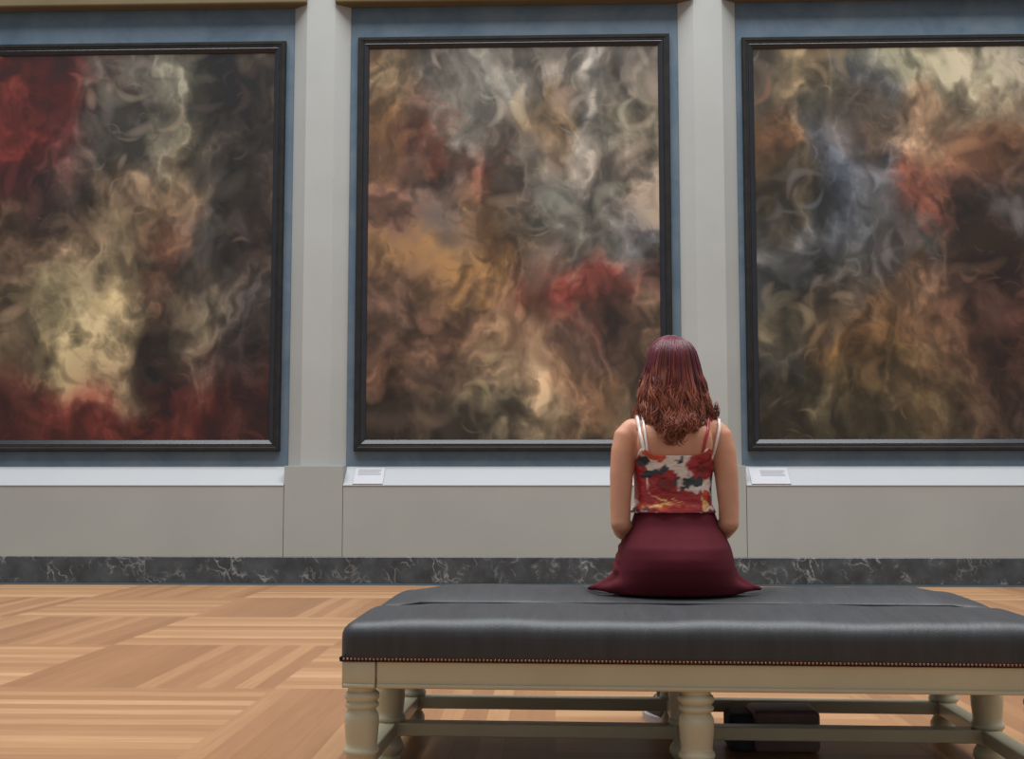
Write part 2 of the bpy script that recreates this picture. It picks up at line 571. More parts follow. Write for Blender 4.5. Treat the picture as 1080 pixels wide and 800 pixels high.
    img = np.clip(img * 0.90, 0.006, 0.8)
    xs = x0 + U * (x1 - x0) - off[0]; zs = z1 - V * (z1 - z0) - off[2]
    verts = np.stack([xs.ravel(), np.full(xs.size, y - off[1]), zs.ravel()], 1)
    idx = np.arange(W * Hh).reshape(Hh, W)
    faces = np.stack([idx[:-1, :-1], idx[1:, :-1], idx[1:, 1:], idx[:-1, 1:]], -1).reshape(-1, 4)
    me = bpy.data.meshes.new(name)
    me.from_pydata(verts.tolist(), [], faces.tolist())
    paint_col(me, img.reshape(-1, 3))
    o = link(name, me, M['paint'], parent, False)
    so = o.modifiers.new('thickness', 'SOLIDIFY'); so.thickness = 0.012; so.offset = 1.0 if False else -1.0
    return o


def framed_painting(label, x0, x1, z0, z1, palette, seed):
    base = ((x0 + x1) / 2, WALL_Y, z0)
    t = thing('framed_painting', label, 'painting', base, 0, 'framed paintings along the wall')
    # moulding profile: (inset from outer edge, distance out from the wall)
    prof = [(0.0, 0.0), (0.0, 0.042), (0.008, 0.052), (0.030, 0.052), (0.042, 0.046), (0.052, 0.046), (0.058, 0.038), (0.058, 0.0)]
    lip = [(0.058, 0.0), (0.058, 0.040), (0.066, 0.043), (0.100, 0.024), (0.104, 0.018), (0.104, 0.0)]
    corners = [(x0, z0, 1, 1), (x1, z0, -1, 1), (x1, z1, -1, -1), (x0, z1, 1, -1)]
    for nm, pr, mt in (('frame', prof, M['frame']), ('inner_lip', lip, M['lip'])):
        bm = bmesh.new()
        R = [[bm.verts.new((cx + sx * i, WALL_Y - d, cz + sz * i)) for i, d in pr] for cx, cz, sx, sz in corners]
        n = len(pr)
        for a in range(4):
            A, B = R[a], R[(a + 1) % 4]
            for i in range(n):
                bm.faces.new((A[i], B[i], B[(i + 1) % n], A[(i + 1) % n]))
        link(nm, bm, mt, t, False, base)
    painted_canvas('canvas', palette, x0 + 0.095, x1 - 0.095, z0 + 0.095, z1 - 0.095, WALL_Y - 0.017, seed, t, base)
    return t


framed_painting('framed dark painting of deep red and brown strokes, cut off at the left edge', -5.275, -2.45, 1.165, 4.92, PALETTE_L, 3)
framed_painting('framed painting between the two pilasters, pale grey upper half and warm lower half', -1.785, 1.05, 1.165, 4.945, PALETTE_M, 5)
framed_painting('framed cloudy painting of grey, blue and ochre strokes to the right of the seated person', 1.703, 4.53, 1.165, 4.90, PALETTE_R, 8)


def label_plaque(label, x0, x1, text):
    ang = math.atan2(SILL_B - SILL_F, 0.2)
    t = thing('label_plaque', label, 'label', ((x0 + x1) / 2, 0.015, SILL_F + 0.015 * math.tan(ang)), 0, 'painting labels on the sill')
    hw = (x1 - x0) / 2
    ca, sa = math.cos(ang), math.sin(ang)
    R = Matrix.Rotation(ang, 4, 'X')
    bm = newbox((-hw, -0.015, 0.001), (hw, 0.205, 0.013), 0.003, 2)
    bm.transform(R); link('plate', bm, M['plaque'], t, False)
    bm = bmesh.new()
    for i in range(text[2]):
        z = text[1] - i * 0.017
        box(bm, (text[0], z - 0.010, 0.0125), (text[0] + text[3] - 0.02 * (i % 3 == 2), z, 0.0145))
    bm.transform(R); link('printed_lines', bm, M['plaque_text'], t, False)
    return t


label_plaque('small white label with grey print on the sill left of the middle painting', -1.765, -1.50, (-0.10, 0.185, 5, 0.20))
label_plaque('small white label with grey print on the sill below the right painting', 1.70, 2.04, (-0.075, 0.17, 5, 0.21))

# ------------------------------------------------------------ the bench
BC = Vector((0.40, -6.79, 0.0)); BR = math.radians(-1.8)
bench = thing('upholstered_bench', 'long charcoal upholstered gallery bench on turned grey-beige legs', 'bench', BC, BR)
LX, LY = 0.923, 0.478                                   # leg centres
HX, HY = LX + 0.047, LY + 0.047                         # apron outside


def cushion():
    hx, hy, r, wall = HX + 0.008, HY + 0.008, 0.044, 0.059
    z_top = 0.487
    arc = r * PI / 2
    nx, ny = 150, 84
    ex, ey = hx - r + arc + wall, hy - r + arc + wall
    ix, iy = hx - r, hy - r
    bm = bmesh.new()
    rnd = random.Random(4)

    def pt(p, q):
        ax = max(-ix, min(ix, p)); ay = max(-iy, min(iy, q))
        dx, dy = p - ax, q - ay
        s = math.hypot(dx, dy)
        nxx, nyy = (dx / s, dy / s) if s > 1e-9 else (0, 0)
        s = min(s, arc + wall)
        if s < arc:
            o, d = r * math.sin(s / r), r * (1 - math.cos(s / r))
        else:
            o, d = r, r + s - arc
        x, y = ax + nxx * o, ay + nyy * o
        z = z_top - d
        w = max(0.0, 1 - s / arc)
        # two crowned halves meeting at a pulled-in seam along the middle
        crown = (0.036 if y > 0 else 0.021) * (1 - min(1, abs(abs(y) / hy - 0.5) / 0.5) ** 2) * min(1.0, (hx - abs(x)) / 0.22 + 0.1)
        groove = 0.022 * math.exp(-(y / 0.016) ** 2) + 0.006 * math.exp(-(y / 0.07) ** 2)
        z += (crown - groove * min(1.0, (hx - abs(x)) / 0.05 + 0.2)) * (0.35 + 0.65 * w) * (1 if s < arc else 0)
        z += 0.0022 * w * math.sin(9 * x + 1.3 * math.sin(7 * y)) + 0.0012 * w * math.sin(23 * x + 11 * y)
        # the seat gives under the sitter
        e = math.hypot((x - 0.005) / 0.265, (y - 0.245) / 0.26)
        if e < 1.3 and s < arc * 0.9:
            k_ = min(1.0, max(0.0, (1.3 - e) / 0.32)); k_ = k_ * k_ * (3 - 2 * k_)
            z = z + (min(z, 0.494) - z) * k_
        return x, y, z
    g = [[bm.verts.new(pt(-ex + 2 * ex * i / nx, -ey + 2 * ey * j / ny)) for j in range(ny + 1)] for i in range(nx + 1)]
    for i in range(nx):
        for j in range(ny):
            bm.faces.new((g[i][j], g[i + 1][j], g[i + 1][j + 1], g[i][j + 1]))
    bmesh.ops.remove_doubles(bm, verts=bm.verts[:], dist=0.0005)
    bs = [e for e in bm.edges if len(e.link_faces) == 1]
    bmesh.ops.holes_fill(bm, edges=bs, sides=0)
    return bm


link('seat_cushion', cushion(), M['leather'], bench)
bm = bmesh.new()
tube(bm, [(-HX + 0.015, 0, 0.440), (-HX + 0.05, 0, 0.472), (-HX + 0.14, 0, 0.4865), (0, 0, 0.488), (HX - 0.14, 0, 0.4865), (HX - 0.05, 0, 0.472), (HX - 0.015, 0, 0.440)], 0.006, 10)
link('seam_shade_welt', bm, M['seam'], bench)  # dark strip added for the shadow line along the seam

# nailhead trim along the cushion's lower edge
bm = bmesh.new()
zc = 0.3855
box(bm, (-HX - 0.007, -HY - 0.007, 0.3785), (HX + 0.007, HY + 0.007, 0.392), 0.002, 1)


def nail(bm, c, n):
    n = Vector(n); a = n.orthogonal().normalized(); b = n.cross(a)
    r = 0.0040; c = Vector(c)
    rim = [bm.verts.new(c + (a * math.cos(t) + b * math.sin(t)) * r) for t in [2 * PI * q / 7 for q in range(7)]]
    mid = [bm.verts.new(c + n * 0.0028 + (a * math.cos(t) + b * math.sin(t)) * r * 0.6) for t in [2 * PI * q / 7 for q in range(7)]]
    tip = bm.verts.new(c + n * 0.004)
    for q in range(7):
        w = (q + 1) % 7
        bm.faces.new((rim[q], rim[w], mid[w], mid[q])); bm.faces.new((mid[q], mid[w], tip))


bmn = bmesh.new()
N = 186
for i in range(N):
    x = -HX + 2 * HX * (i + 0.5) / N
    nail(bmn, (x, -HY - 0.0068, zc), (0, -1, 0)); nail(bmn, (x, HY + 0.0068, zc), (0, 1, 0))
N = 100
for i in range(N):
    y = -HY + 2 * HY * (i + 0.5) / N
    nail(bmn, (-HX - 0.0068, y, zc), (-1, 0, 0)); nail(bmn, (HX + 0.0068, y, zc), (1, 0, 0))
band = link('welt_band', bm, M['seam'], bench, False)
nl = link('nailhead_trim', bmn, M['nail'], bench)
nl['label'] = 'row of small copper nailheads'

# apron: four rails between the corner blocks, with a bead along the lower edge


def rail(lo, hi, face):
    bm = newbox(lo, hi, 0.002, 1)
    if face[1]:
        y = lo[1] if face[1] < 0 else hi[1]
        tube(bm, [(lo[0] + 0.002, y, 0.313), (hi[0] - 0.002, y, 0.312)], 0.0066, 8)
        tube(bm, [(lo[0] + 0.002, y, 0.3755), (hi[0] - 0.002, y, 0.3755)], 0.003, 8)
    else:
        x = lo[0] if face[0] < 0 else hi[0]
        tube(bm, [(x, lo[1] + 0.002, 0.313), (x, hi[1] - 0.002, 0.312)], 0.0066, 8)
        tube(bm, [(x, lo[1] + 0.002, 0.3755), (x, hi[1] - 0.002, 0.3755)], 0.003, 8)
    return link('apron_rail', bm, M['bench_paint'], bench, False)


B = 0.044                                     # half width of the blocks on the legs
rail((-LX + B + 0.004, -HY + 0.004, 0.305), (LX - B - 0.004, -HY + 0.03, 0.3785), (0, -1))
rail((-LX + B + 0.004, HY - 0.03, 0.305), (LX - B - 0.004, HY - 0.004, 0.3785), (0, 1))
rail((-HX + 0.004, -LY + B + 0.004, 0.305), (-HX + 0.03, LY - B - 0.004, 0.3785), (-1, 0))
rail((HX - 0.03, -LY + B + 0.004, 0.305), (HX - 0.004, LY - B - 0.004, 0.3785), (1, 0))

LEG = [(0.0, 0.0), (0.030, 0.0), (0.034, 0.006), (0.030, 0.016), (0.038, 0.026), (0.046, 0.038), (0.045, 0.052), (0.037, 0.066), (0.033, 0.071),
       (0.041, 0.076), (0.042, 0.100), (0.0425, 0.119), (0.047, 0.123), (0.0498, 0.128), (0.0498, 0.133), (0.047, 0.139), (0.0430, 0.143), (0.0435, 0.155), (0.0455, 0.175),
       (0.0475, 0.200), (0.048, 0.218), (0.0465, 0.230), (0.041, 0.239), (0.0385, 0.244), (0.043, 0.248), (0.0475, 0.253),
       (0.0475, 0.259), (0.043, 0.263), (0.041, 0.266), (0.044, 0.269), (0.049, 0.275), (0.049, 0.283), (0.046, 0.289), (0.039, 0.294), (0.040, 0.300), (0.044, 0.306), (0.0, 0.306)]


def leg(i, j):
    bm = bmesh.new()
    corner = i != 0 and j != 0
    x, y = i * LX, j * LY
    lathe(bm, [(max(r, 0.0005), z) for r, z in LEG], (x, y), 32)
    if corner:
        box(bm, (x - B if i > 0 else x - 0.048, y - B if j > 0 else y - 0.048, 0.306),
            (x + B if i < 0 else x + 0.048, y + B if j < 0 else y + 0.048, 0.3785), 0.003, 2)
        if j < 0:
            tube(bm, [(x - 0.042, y - 0.0475, 0.313), (x + B - 0.002, y - 0.0475, 0.312)], 0.0066, 8)
    else:
        dx, dy = (0.044, 0.022) if i == 0 else (0.022, 0.044)
        oy = 0.0 if j == 0 else (0.026 if j < 0 else -0.026) * -1
        box(bm, (x - 0.034, y - 0.020, 0.300), (x + 0.034, y + 0.020, 0.3785), 0.003, 1)
    return sharp(link('leg', bm, M['bench_paint'], bench), 50)


for j in (-1, 0, 1):
    for i in (-1, 0, 1):
        leg(i, j)


def stretcher(p, q, w, z0=0.080, z1=0.1215):
    bm = bmesh.new()
    if p[1] == q[1]:
        box(bm, (p[0], p[1] - w, z0), (q[0], p[1] + w, z1), 0.004, 2)
    else:
        box(bm, (p[0] - w, p[1], z0), (p[0] + w, q[1], z1), 0.004, 2)
    return link('stretcher', bm, M['bench_paint'], bench, False)


for j in (0, 1):
    stretcher((-LX, j * LY), (LX, j * LY), 0.030, 0.0795, 0.1205)
for i in (-1, 0, 1):
    stretcher((i * LX, -LY), (i * LX, LY), 0.027)

# ------------------------------------------------------------ the person
PX = 0.402
person = thing('person', 'seated person seen from behind in floral top and maroon skirt on the bench', 'person', (PX, -6.50, 0.0))
POFF = (PX, -6.50, 0.0)
HY0 = -6.50
TORSO = [  # half width, half depth, y of centre, z
    (0.150, 0.105, HY0, 0.512), (0.180, 0.128, HY0, 0.540), (0.186, 0.132, HY0, 0.600), (0.168, 0.118, HY0, 0.670), (0.132, 0.098, HY0 + 0.004, 0.740),
    (0.115, 0.088, HY0 + 0.008, 0.800), (0.120, 0.092, HY0 + 0.006, 0.860), (0.128, 0.098, HY0, 0.920), (0.138, 0.100, HY0 - 0.006, 0.985),
    (0.149, 0.094, HY0 - 0.010, 1.036), (0.146, 0.082, HY0 - 0.010, 1.066), (0.124, 0.068, HY0 - 0.008, 1.094), (0.084, 0.058, HY0, 1.122), (0.054, 0.054, HY0 + 0.006, 1.160), (0.052, 0.052, HY0 + 0.016, 1.22)]


def P(x, y, z):                                   # person's own frame -> world
    return (PX + x, y, z)


def torso_ring(z, grow=0.0, n=48):
    zs = [t[3] for t in TORSO]
    a, b, c = (float(np.interp(z, zs, [t[q] for t in TORSO])) for q in range(3))
    return sell(a + grow, b + grow, PX, c, z, n, 2.3)


def build_body():
    bm = bmesh.new()
    loft(bm, [sell(a, b, PX, c, z, 40, 2.3) for a, b, c, z in TORSO])
    # head: skull, jaw, nose, brow, lips, ears
    hy, hz = HY0 + 0.030, 1.262
    ball(bm, P(0, hy - 0.012, hz + 0.022), (0.073, 0.092, 0.083), 28)
    ball(bm, P(0, hy + 0.024, hz - 0.040), (0.058, 0.064, 0.074), 24)
    ball(bm, P(0, hy + 0.066, hz - 0.090), (0.026, 0.022, 0.020), 14)
    capsule(bm, [P(0, hy + 0.080, hz + 0.010), P(0, hy + 0.089, hz - 0.016), P(0, hy + 0.095, hz - 0.032)], [0.006, 0.0075, 0.0105])
    for s in (-1, 1):
        ball(bm, P(0.010 * s, hy + 0.087, hz - 0.036), (0.008, 0.009, 0.007), 10)
        ball(bm, P(0.036 * s, hy + 0.050, hz - 0.030), (0.024, 0.028, 0.026), 14)
        capsule(bm, [P(0.012 * s, hy + 0.074, hz + 0.028), P(0.034 * s, hy + 0.067, hz + 0.030), P(0.052 * s, hy + 0.050, hz + 0.022)], [0.007, 0.008, 0.007])
        ball(bm, P(0.031 * s, hy + 0.0655, hz + 0.0125), (0.015, 0.0135, 0.0075), 12)       # lids
        ball(bm, P(0.031 * s, hy + 0.0640, hz - 0.0035), (0.014, 0.0125, 0.0060), 12)
        ball(bm, P(0.074 * s, hy - 0.002, hz - 0.012), (0.010, 0.020, 0.032), 14)
    capsule(bm, [P(-0.022, hy + 0.082, hz - 0.062), P(0, hy + 0.090, hz - 0.060), P(0.022, hy + 0.082, hz - 0.062)], [0.006, 0.008, 0.006])
    capsule(bm, [P(-0.018, hy + 0.081, hz - 0.073), P(0, hy + 0.088, hz - 0.073), P(0.018, hy + 0.081, hz - 0.073)], [0.006, 0.009, 0.006])
    # bust under the top
    for s in (-1, 1):
        ball(bm, P(0.062 * s, HY0 + 0.072, 0.945), (0.062, 0.052, 0.060), 18)
        # shoulder blade and back muscles
        ball(bm, P(0.078 * s, HY0 - 0.076, 1.000), (0.050, 0.030, 0.070), 16)
        # arms: shoulder, elbow a little behind, forearm inward on to the lap
        capsule(bm, [P(0.138 * s, HY0 - 0.014, 1.048), P(0.156 * s, HY0 - 0.016, 1.026), P(0.167 * s, HY0 - 0.022, 0.975), P(0.176 * s, HY0 - 0.030, 0.90), P(0.181 * s, HY0 - 0.040, 0.80), P(0.181 * s, HY0 - 0.045, 0.735)],
                [0.040, 0.045, 0.0440, 0.040, 0.035, 0.033], 18)
        capsule(bm, [P(0.181 * s, HY0 - 0.045, 0.735), P(0.168 * s, HY0 + 0.010, 0.712), P(0.140 * s, HY0 + 0.100, 0.704), P(0.095 * s, HY0 + 0.205, 0.692)],
                [0.034, 0.036, 0.031, 0.022], 16)
        # hand resting on the thigh
        w = Vector(P(0.095 * s, HY0 + 0.205, 0.690)); kn = Vector(P(0.062 * s, HY0 + 0.285, 0.680))
        fwd = (kn - w).normalized(); lat = Vector((fwd.y, -fwd.x, 0)) * s      # lat points away from the body's middle
        for q in (-0.022, -0.007, 0.008, 0.022):
            capsule(bm, [w + lat * q * 0.7 + fwd * 0.005, kn + lat * q], [0.012, 0.011], 10)
        for q, ln in ((-0.027, 0.068), (-0.009, 0.078), (0.009, 0.073), (0.026, 0.056)):
            a = kn + lat * q
            b1 = a + fwd * ln * 0.45 + lat * q * 0.15 + Vector((0, 0, 0.002))
            b2 = a + fwd * ln * 0.78 + lat * q * 0.22 + Vector((0, 0, -0.010))
            b3 = a + fwd * ln + lat * q * 0.25 + Vector((0, 0, -0.024))
            capsule(bm, [a, b1, b2, b3], [0.0092, 0.0088, 0.0080, 0.0070], 10)
        t0 = w + fwd * 0.022 - lat * 0.018
        capsule(bm, [t0, t0 + fwd * 0.026 - lat * 0.020, t0 + fwd * 0.052 - lat * 0.026 + Vector((0, 0, -0.008))], [0.012, 0.0105, 0.0085], 10)
        # thigh, knee, calf, foot
        fx = 0.018 if s < 0 else 0.120
        capsule(bm, [P(0.092 * s, HY0 + 0.02, 0.592), P(0.088 * s, HY0 + 0.20, 0.585), P(0.085 * s, HY0 + 0.40, 0.575)], [0.082, 0.076, 0.058], 20)
        capsule(bm, [P(0.085 * s, HY0 + 0.40, 0.575), P(0.085 * s + 0.01, HY0 + 0.41, 0.47), P((0.085 * s + fx) / 2, HY0 + 0.365, 0.34), P(fx, HY0 + 0.345, 0.20), P(fx, HY0 + 0.340, 0.10)],
                [0.056, 0.047, 0.052, 0.038, 0.033], 18)
        capsule(bm, [P(fx, HY0 + 0.335, 0.065), P(fx - 0.03, HY0 + 0.41, 0.05), P(fx - 0.055, HY0 + 0.47, 0.04)], [0.032, 0.030, 0.024], 14)
    return fuse(bm, 0.0052, 3, 0.5)


body_me = build_body()
tree_bm = bmesh.new(); tree_bm.from_mesh(body_me)
BVH = BVHTree.FromBMesh(tree_bm)
link('body', body_me, M['skin'], person, True, POFF)


def back_y(x, z):
    h = BVH.ray_cast(Vector((x, -7.5, z)), Vector((0, 1, 0)))
    return h[0].y if h[0] is not None else None


def front_y(x, z):
    h = BVH.ray_cast(Vector((x, -5.6, z)), Vector((0, -1, 0)))
    return h[0].y if h[0] is not None else None


def top_z(x, y):
    h = BVH.ray_cast(Vector((x, y, 1.19)), Vector((0, 0, -1)))
    return h[0].z if h[0] is not None else None


# eyes
for s in (-1, 1):
    bm = ball(bmesh.new(), P(0.031 * s, HY0 + 0.030 + 0.0650, 1.2665), (0.0115, 0.0115, 0.0110), 16)
    e = link('eye', bm, M['eye'], person, True, POFF)
    bm = ball(bmesh.new(), P(0.031 * s, HY0 + 0.030 + 0.0735, 1.2665), (0.0050, 0.004, 0.0050), 12)
    link('iris', bm, M['iris'], e, True, POFF)

# --- floral camisole


def camisole():
    n = 120
    bm = bmesh.new()
    rows = 64
    hem, R = 0.770, []
    for i in range(rows + 1):
        t = i / rows
        ring = []
        for k in range(n):
            th = 2 * PI * k / n
            st = math.sin(th); ct = math.cos(th)
            if st < 0:       # back: shallow dip, higher at the strap points
                edge = 0.960 + 0.024 * math.exp(-((abs(ct) - 0.72) / 0.16) ** 2) - 0.035 * max(0, abs(ct) - 0.80) / 0.2
            else:
                edge = 0.985 + 0.035 * math.exp(-((abs(ct) - 0.5) / 0.2) ** 2) - 0.06 * max(0, abs(ct) - 0.75) / 0.25
            z = hem + (edge - hem) * t
            rr = torso_ring(z, 0.0075 + 0.0125 * (1 - t) ** 2 + 0.003 * math.sin(9 * th + 7 * z) * (1 - t), n)[k]
            x, y = rr[0], rr[1]
            if st > 0.1:     # over the bust
                fy = front_y(x, z)
                if fy is not None:
                    y = max(y, fy + 0.007)
            elif st < -0.1 and abs(ct) < 0.93:
                by = back_y(x, z)
                if by is not None:
                    y = min(y, by - 0.006)
            ring.append((x, y, z))
        R.append(ring)
    loft(bm, R, cap=False)
    bmesh.ops.recalc_face_normals(bm, faces=bm.faces[:])
    me = bpy.data.meshes.new('camisole'); bm.to_mesh(me); bm.free()
    return me


cami = camisole()
co = coords(cami)
# printed pattern of the cloth, in metres from the middle of the back: (x, z, rx, rz, tilt, colour)
CREAM, ROSE, DEEP, LEAF, GOLD, ORANGE = (206, 190, 180), (146, 38, 42), (112, 28, 34), (44, 52, 58), (205, 160, 95), (176, 66, 42)
PAT = []
for mx in (0,):
    PAT += [(-0.040, 0.868, 0.050, 0.050, 0.2, ROSE), (-0.034, 0.864, 0.028, 0.026, 0.4, DEEP), (0.086, 0.925, 0.048, 0.046, 0, ROSE), (0.092, 0.920, 0.026, 0.022, 0.5, DEEP),
            (-0.118, 0.900, 0.022, 0.060, 0, ROSE), (-0.115, 0.835, 0.03, 0.028, 0, ROSE), (-0.07, 0.962, 0.040, 0.016, -0.3, ORANGE), (0.10, 0.968, 0.03, 0.012, 0, ROSE),
            (0.055, 0.872, 0.037, 0.017, -0.1, LEAF), (-0.080, 0.902, 0.032, 0.011, 0.25, LEAF), (-0.038, 0.915, 0.020, 0.010, 0.9, LEAF), (-0.108, 0.940, 0.020, 0.016, 0.2, LEAF), (0.012, 0.942, 0.012, 0.010, 0, LEAF),
            (0.004, 0.872, 0.006, 0.034, 0, LEAF), (0.022, 0.848, 0.012, 0.012, 0, LEAF), (-0.108, 0.780, 0.030, 0.016, 0.2, LEAF), (0.125, 0.86, 0.008, 0.05, 0, LEAF),
            (0.0, 0.772, 0.16, 0.009, 0, DEEP), (-0.06, 0.806, 0.060, 0.026, -0.1, ROSE), (0.05, 0.812, 0.075, 0.030, -0.12, ROSE), (-0.055, 0.790, 0.070, 0.012, -0.08, ORANGE), (0.040, 0.786, 0.070, 0.014, 0.12, ROSE),
            (-0.03, 0.812, 0.055, 0.0045, -0.25, GOLD), (-0.05, 0.796, 0.05, 0.004, 0.15, GOLD), (0.095, 0.806, 0.012, 0.022, 0.3, GOLD), (0.02, 0.797, 0.04, 0.004, -0.3, ORANGE), (0.1, 0.833, 0.01, 0.016, 0, ORANGE)]
cc = np.tile(np.array(lin(CREAM)), (len(co), 1))
X = co[:, 0] - PX; Z = co[:, 2]
front = co[:, 1] > HY0
Xp = np.where(front, -X + 0.02, X)
wob = 0.004 * np.sin(Z * 160 + Xp * 90) + 0.003 * np.sin(Xp * 210)
for x, z, rx, rz, a, c in PAT:
    dx, dz = Xp - x + wob, Z - z + wob
    u = dx * math.cos(a) + dz * math.sin(a); w = -dx * math.sin(a) + dz * math.cos(a)
    al = np.clip((1.1 - np.sqrt((u / rx) ** 2 + (w / rz) ** 2)) * 7, 0, 1)[:, None]
    cc = cc * (1 - al) + np.array(lin(c)) * al
paint_col(cami, np.clip(cc * 1.25, 0, 0.9))
cam_o = link('camisole', cami, M['floral'], person, True, POFF)
s_ = cam_o.modifiers.new('cloth', 'SOLIDIFY'); s_.thickness = 0.0025; s_.offset = 0


def strap(name, pts_back, x_top, front_pt, mat, w, lift=0.004, label=None):
    path = []
    for (x0, z0), (x1, z1) in zip(pts_back, pts_back[1:]):
        for q in range(6):
            t = q / 6
            x, z = x0 + (x1 - x0) * t, z0 + (z1 - z0) * t
            y = back_y(x, z)
            if y is not None:
                path.append(Vector((x, y - lift, z)))
    for y in (HY0 - 0.055, HY0 - 0.03, HY0 - 0.008, HY0 + 0.015, HY0 + 0.035):
        z = top_z(x_top, y)
        if z is not None and z > 1.0:
            path.append(Vector((x_top, y, z + lift)))
    for q in range(7):
        t = q / 6
        x = x_top + (front_pt[0] - x_top) * t; z = 1.06 + (front_pt[1] - 1.06) * t
        y = front_y(x, z)
        if y is not None:
            path.append(Vector((x, y + lift + (0.006 if t > 0.8 else 0), z)))
    # smooth, then sweep a flat ribbon that lies on the skin
    for _ in range(4):
        path = [path[0]] + [(path[i - 1] + path[i] * 2 + path[i + 1]) / 4 for i in range(1, len(path) - 1)] + [path[-1]]
    for i, p in enumerate(path):
        h = BVH.find_nearest(p)
        if h[0] is not None and (p - h[0]).dot(h[1]) < lift:
            path[i] = h[0] + h[1] * lift
    bm = bmesh.new(); rings = []
    for i, p in enumerate(path):
        d = (path[min(i + 1, len(path) - 1)] - path[max(i - 1, 0)]).normalized()
        h = BVH.find_nearest(p)
        nrm = h[1] if h[1] is not None else Vector((0, -1, 0))
        nrm = (nrm - d * nrm.dot(d)).normalized(); sd = d.cross(nrm)
        rings.append([p + sd * w + nrm * 0.0018, p - sd * w + nrm * 0.0018, p - sd * w - nrm * 0.002, p + sd * w - nrm * 0.002])
    loft(bm, rings)
    o = link(name, bm, mat, person, True, POFF)
    if label:
        o['label'] = label
    return o


strap('strap', [(0.298, 0.975), (0.286, 1.04), (0.281, 1.083)], 0.284, (0.334, 0.995), M['white_strap'], 0.0055, label='white shoulder strap')
strap('bra_strap', [(0.308, 0.970), (0.301, 1.04), (0.298, 1.083)], 0.298, (0.345, 0.985), M['white_strap'], 0.0035, 0.005, label='thin white bra strap')
strap('strap', [(0.492, 0.972), (0.500, 1.01), (0.512, 1.05), (0.518, 1.083)], 0.518, (0.470, 0.995), M['red_strap'], 0.0045, label='red shoulder strap')
strap('bra_strap', [(0.522, 0.925), (0.540, 0.99), (0.552, 1.04), (0.557, 1.075)], 0.550, (0.480, 0.985), M['white_strap'], 0.0045, 0.005, label='white bra strap')

# --- skirt: waistband, hips, lap and the flared hem spread on the bench


def skirt():
    bm = bmesh.new()
    rings = [(0.112, 0.090, HY0 + 0.006, 0.800), (0.116, 0.094, HY0 + 0.006, 0.765), (0.138, 0.116, HY0, 0.728), (0.158, 0.154, HY0 - 0.006, 0.690), (0.170, 0.178, HY0 - 0.014, 0.655),
             (0.180, 0.187, HY0 - 0.020, 0.620), (0.192, 0.186, HY0 - 0.022, 0.588), (0.202, 0.179, HY0 - 0.020, 0.560), (0.212, 0.168, HY0 - 0.018, 0.535), (0.218, 0.156, HY0 - 0.014, 0.514), (0.214, 0.148, HY0 - 0.012, 0.500)]
    zz_ = [t_[3] for t_ in TORSO]
    fit = []
    for a, b, c, z in rings[::-1]:
        ta, tb = float(np.interp(z, zz_, [t_[0] for t_ in TORSO])), float(np.interp(z, zz_, [t_[1] for t_ in TORSO]))
        fit.append(sell(max(a, ta + 0.012), max(b, tb + 0.012), PX + 0.004, c - 0.001, z, 48, 2.25 if z > 0.65 else 2.05))
    loft(bm, fit)
    # lap
    lap = []
    for y, hw, z0, z1 in [(HY0 - 0.02, 0.19, 0.505, 0.68), (HY0 + 0.06, 0.19, 0.503, 0.69), (HY0 + 0.18, 0.182, 0.511, 0.680), (HY0 + 0.28, 0.172, 0.511, 0.668), (HY0 + 0.38, 0.164, 0.480, 0.655), (HY0 + 0.455, 0.155, 0.44, 0.642), (HY0 + 0.475, 0.14, 0.46, 0.60)]:
        zc_, zh = (z0 + z1) / 2, (z1 - z0) / 2
        r = sell(hw, zh, PX, zc_, y, 40, 3.0)
        lap.append([(p[0], y, p[1]) for p in r])
    loft(bm, lap)
    # hem spread out left and right on the seat
    for s in (-1, 1):
        capsule(bm, [P(0.16 * s, HY0 - 0.03, 0.560), P(0.205 * s, HY0 - 0.025, 0.537), P(0.250 * s, HY0 - 0.02, 0.522), P(0.290 * s, HY0 + 0.0, 0.5155)], [0.045, 0.030, 0.016, 0.007], 12)
        capsule(bm, [P(0.17 * s, HY0 - 0.08, 0.530), P(0.215 * s, HY0 - 0.055, 0.520), P(0.255 * s, HY0 - 0.03, 0.516)], [0.030, 0.018, 0.008], 12)
        capsule(bm, [P(0.16 * s, HY0 + 0.06, 0.54), P(0.23 * s, HY0 + 0.06, 0.522), P(0.285 * s, HY0 + 0.03, 0.516)], [0.040, 0.018, 0.007], 12)
        # gathered folds at the hip crease
        for zf, xf, rf in ((0.668, 0.158, 0.016), (0.640, 0.172, 0.014), (0.610, 0.182, 0.013), (0.582, 0.194, 0.012)):
            capsule(bm, [P(xf * s * 0.72, HY0 - 0.112, zf - 0.022), P(xf * s, HY0 - 0.05, zf - 0.004), P(xf * s * 1.02, HY0 + 0.02, zf + 0.012), P(xf * s * 0.98, HY0 + 0.10, zf + 0.012)], [rf * 0.5, rf, rf, rf * 0.8], 10)
    return fuse(bm, 0.006, 8, 0.5)


sk = link('skirt', skirt(), M['skirt'], person, True, POFF)

# --- hair: inner hull plus a few hundred wavy locks
HZ = [1.374, 1.366, 1.345, 1.315, 1.284, 1.219, 1.154, 1.100, 1.050, 1.010]
HRX = [0.004, 0.034, 0.062, 0.079, 0.087, 0.104, 0.119, 0.131, 0.120, 0.10]
HRY = [0.004, 0.042, 0.076, 0.098, 0.106, 0.112, 0.108, 0.104, 0.112, 0.11]
HCX, HCY = PX + 0.004, HY0 + 0.014


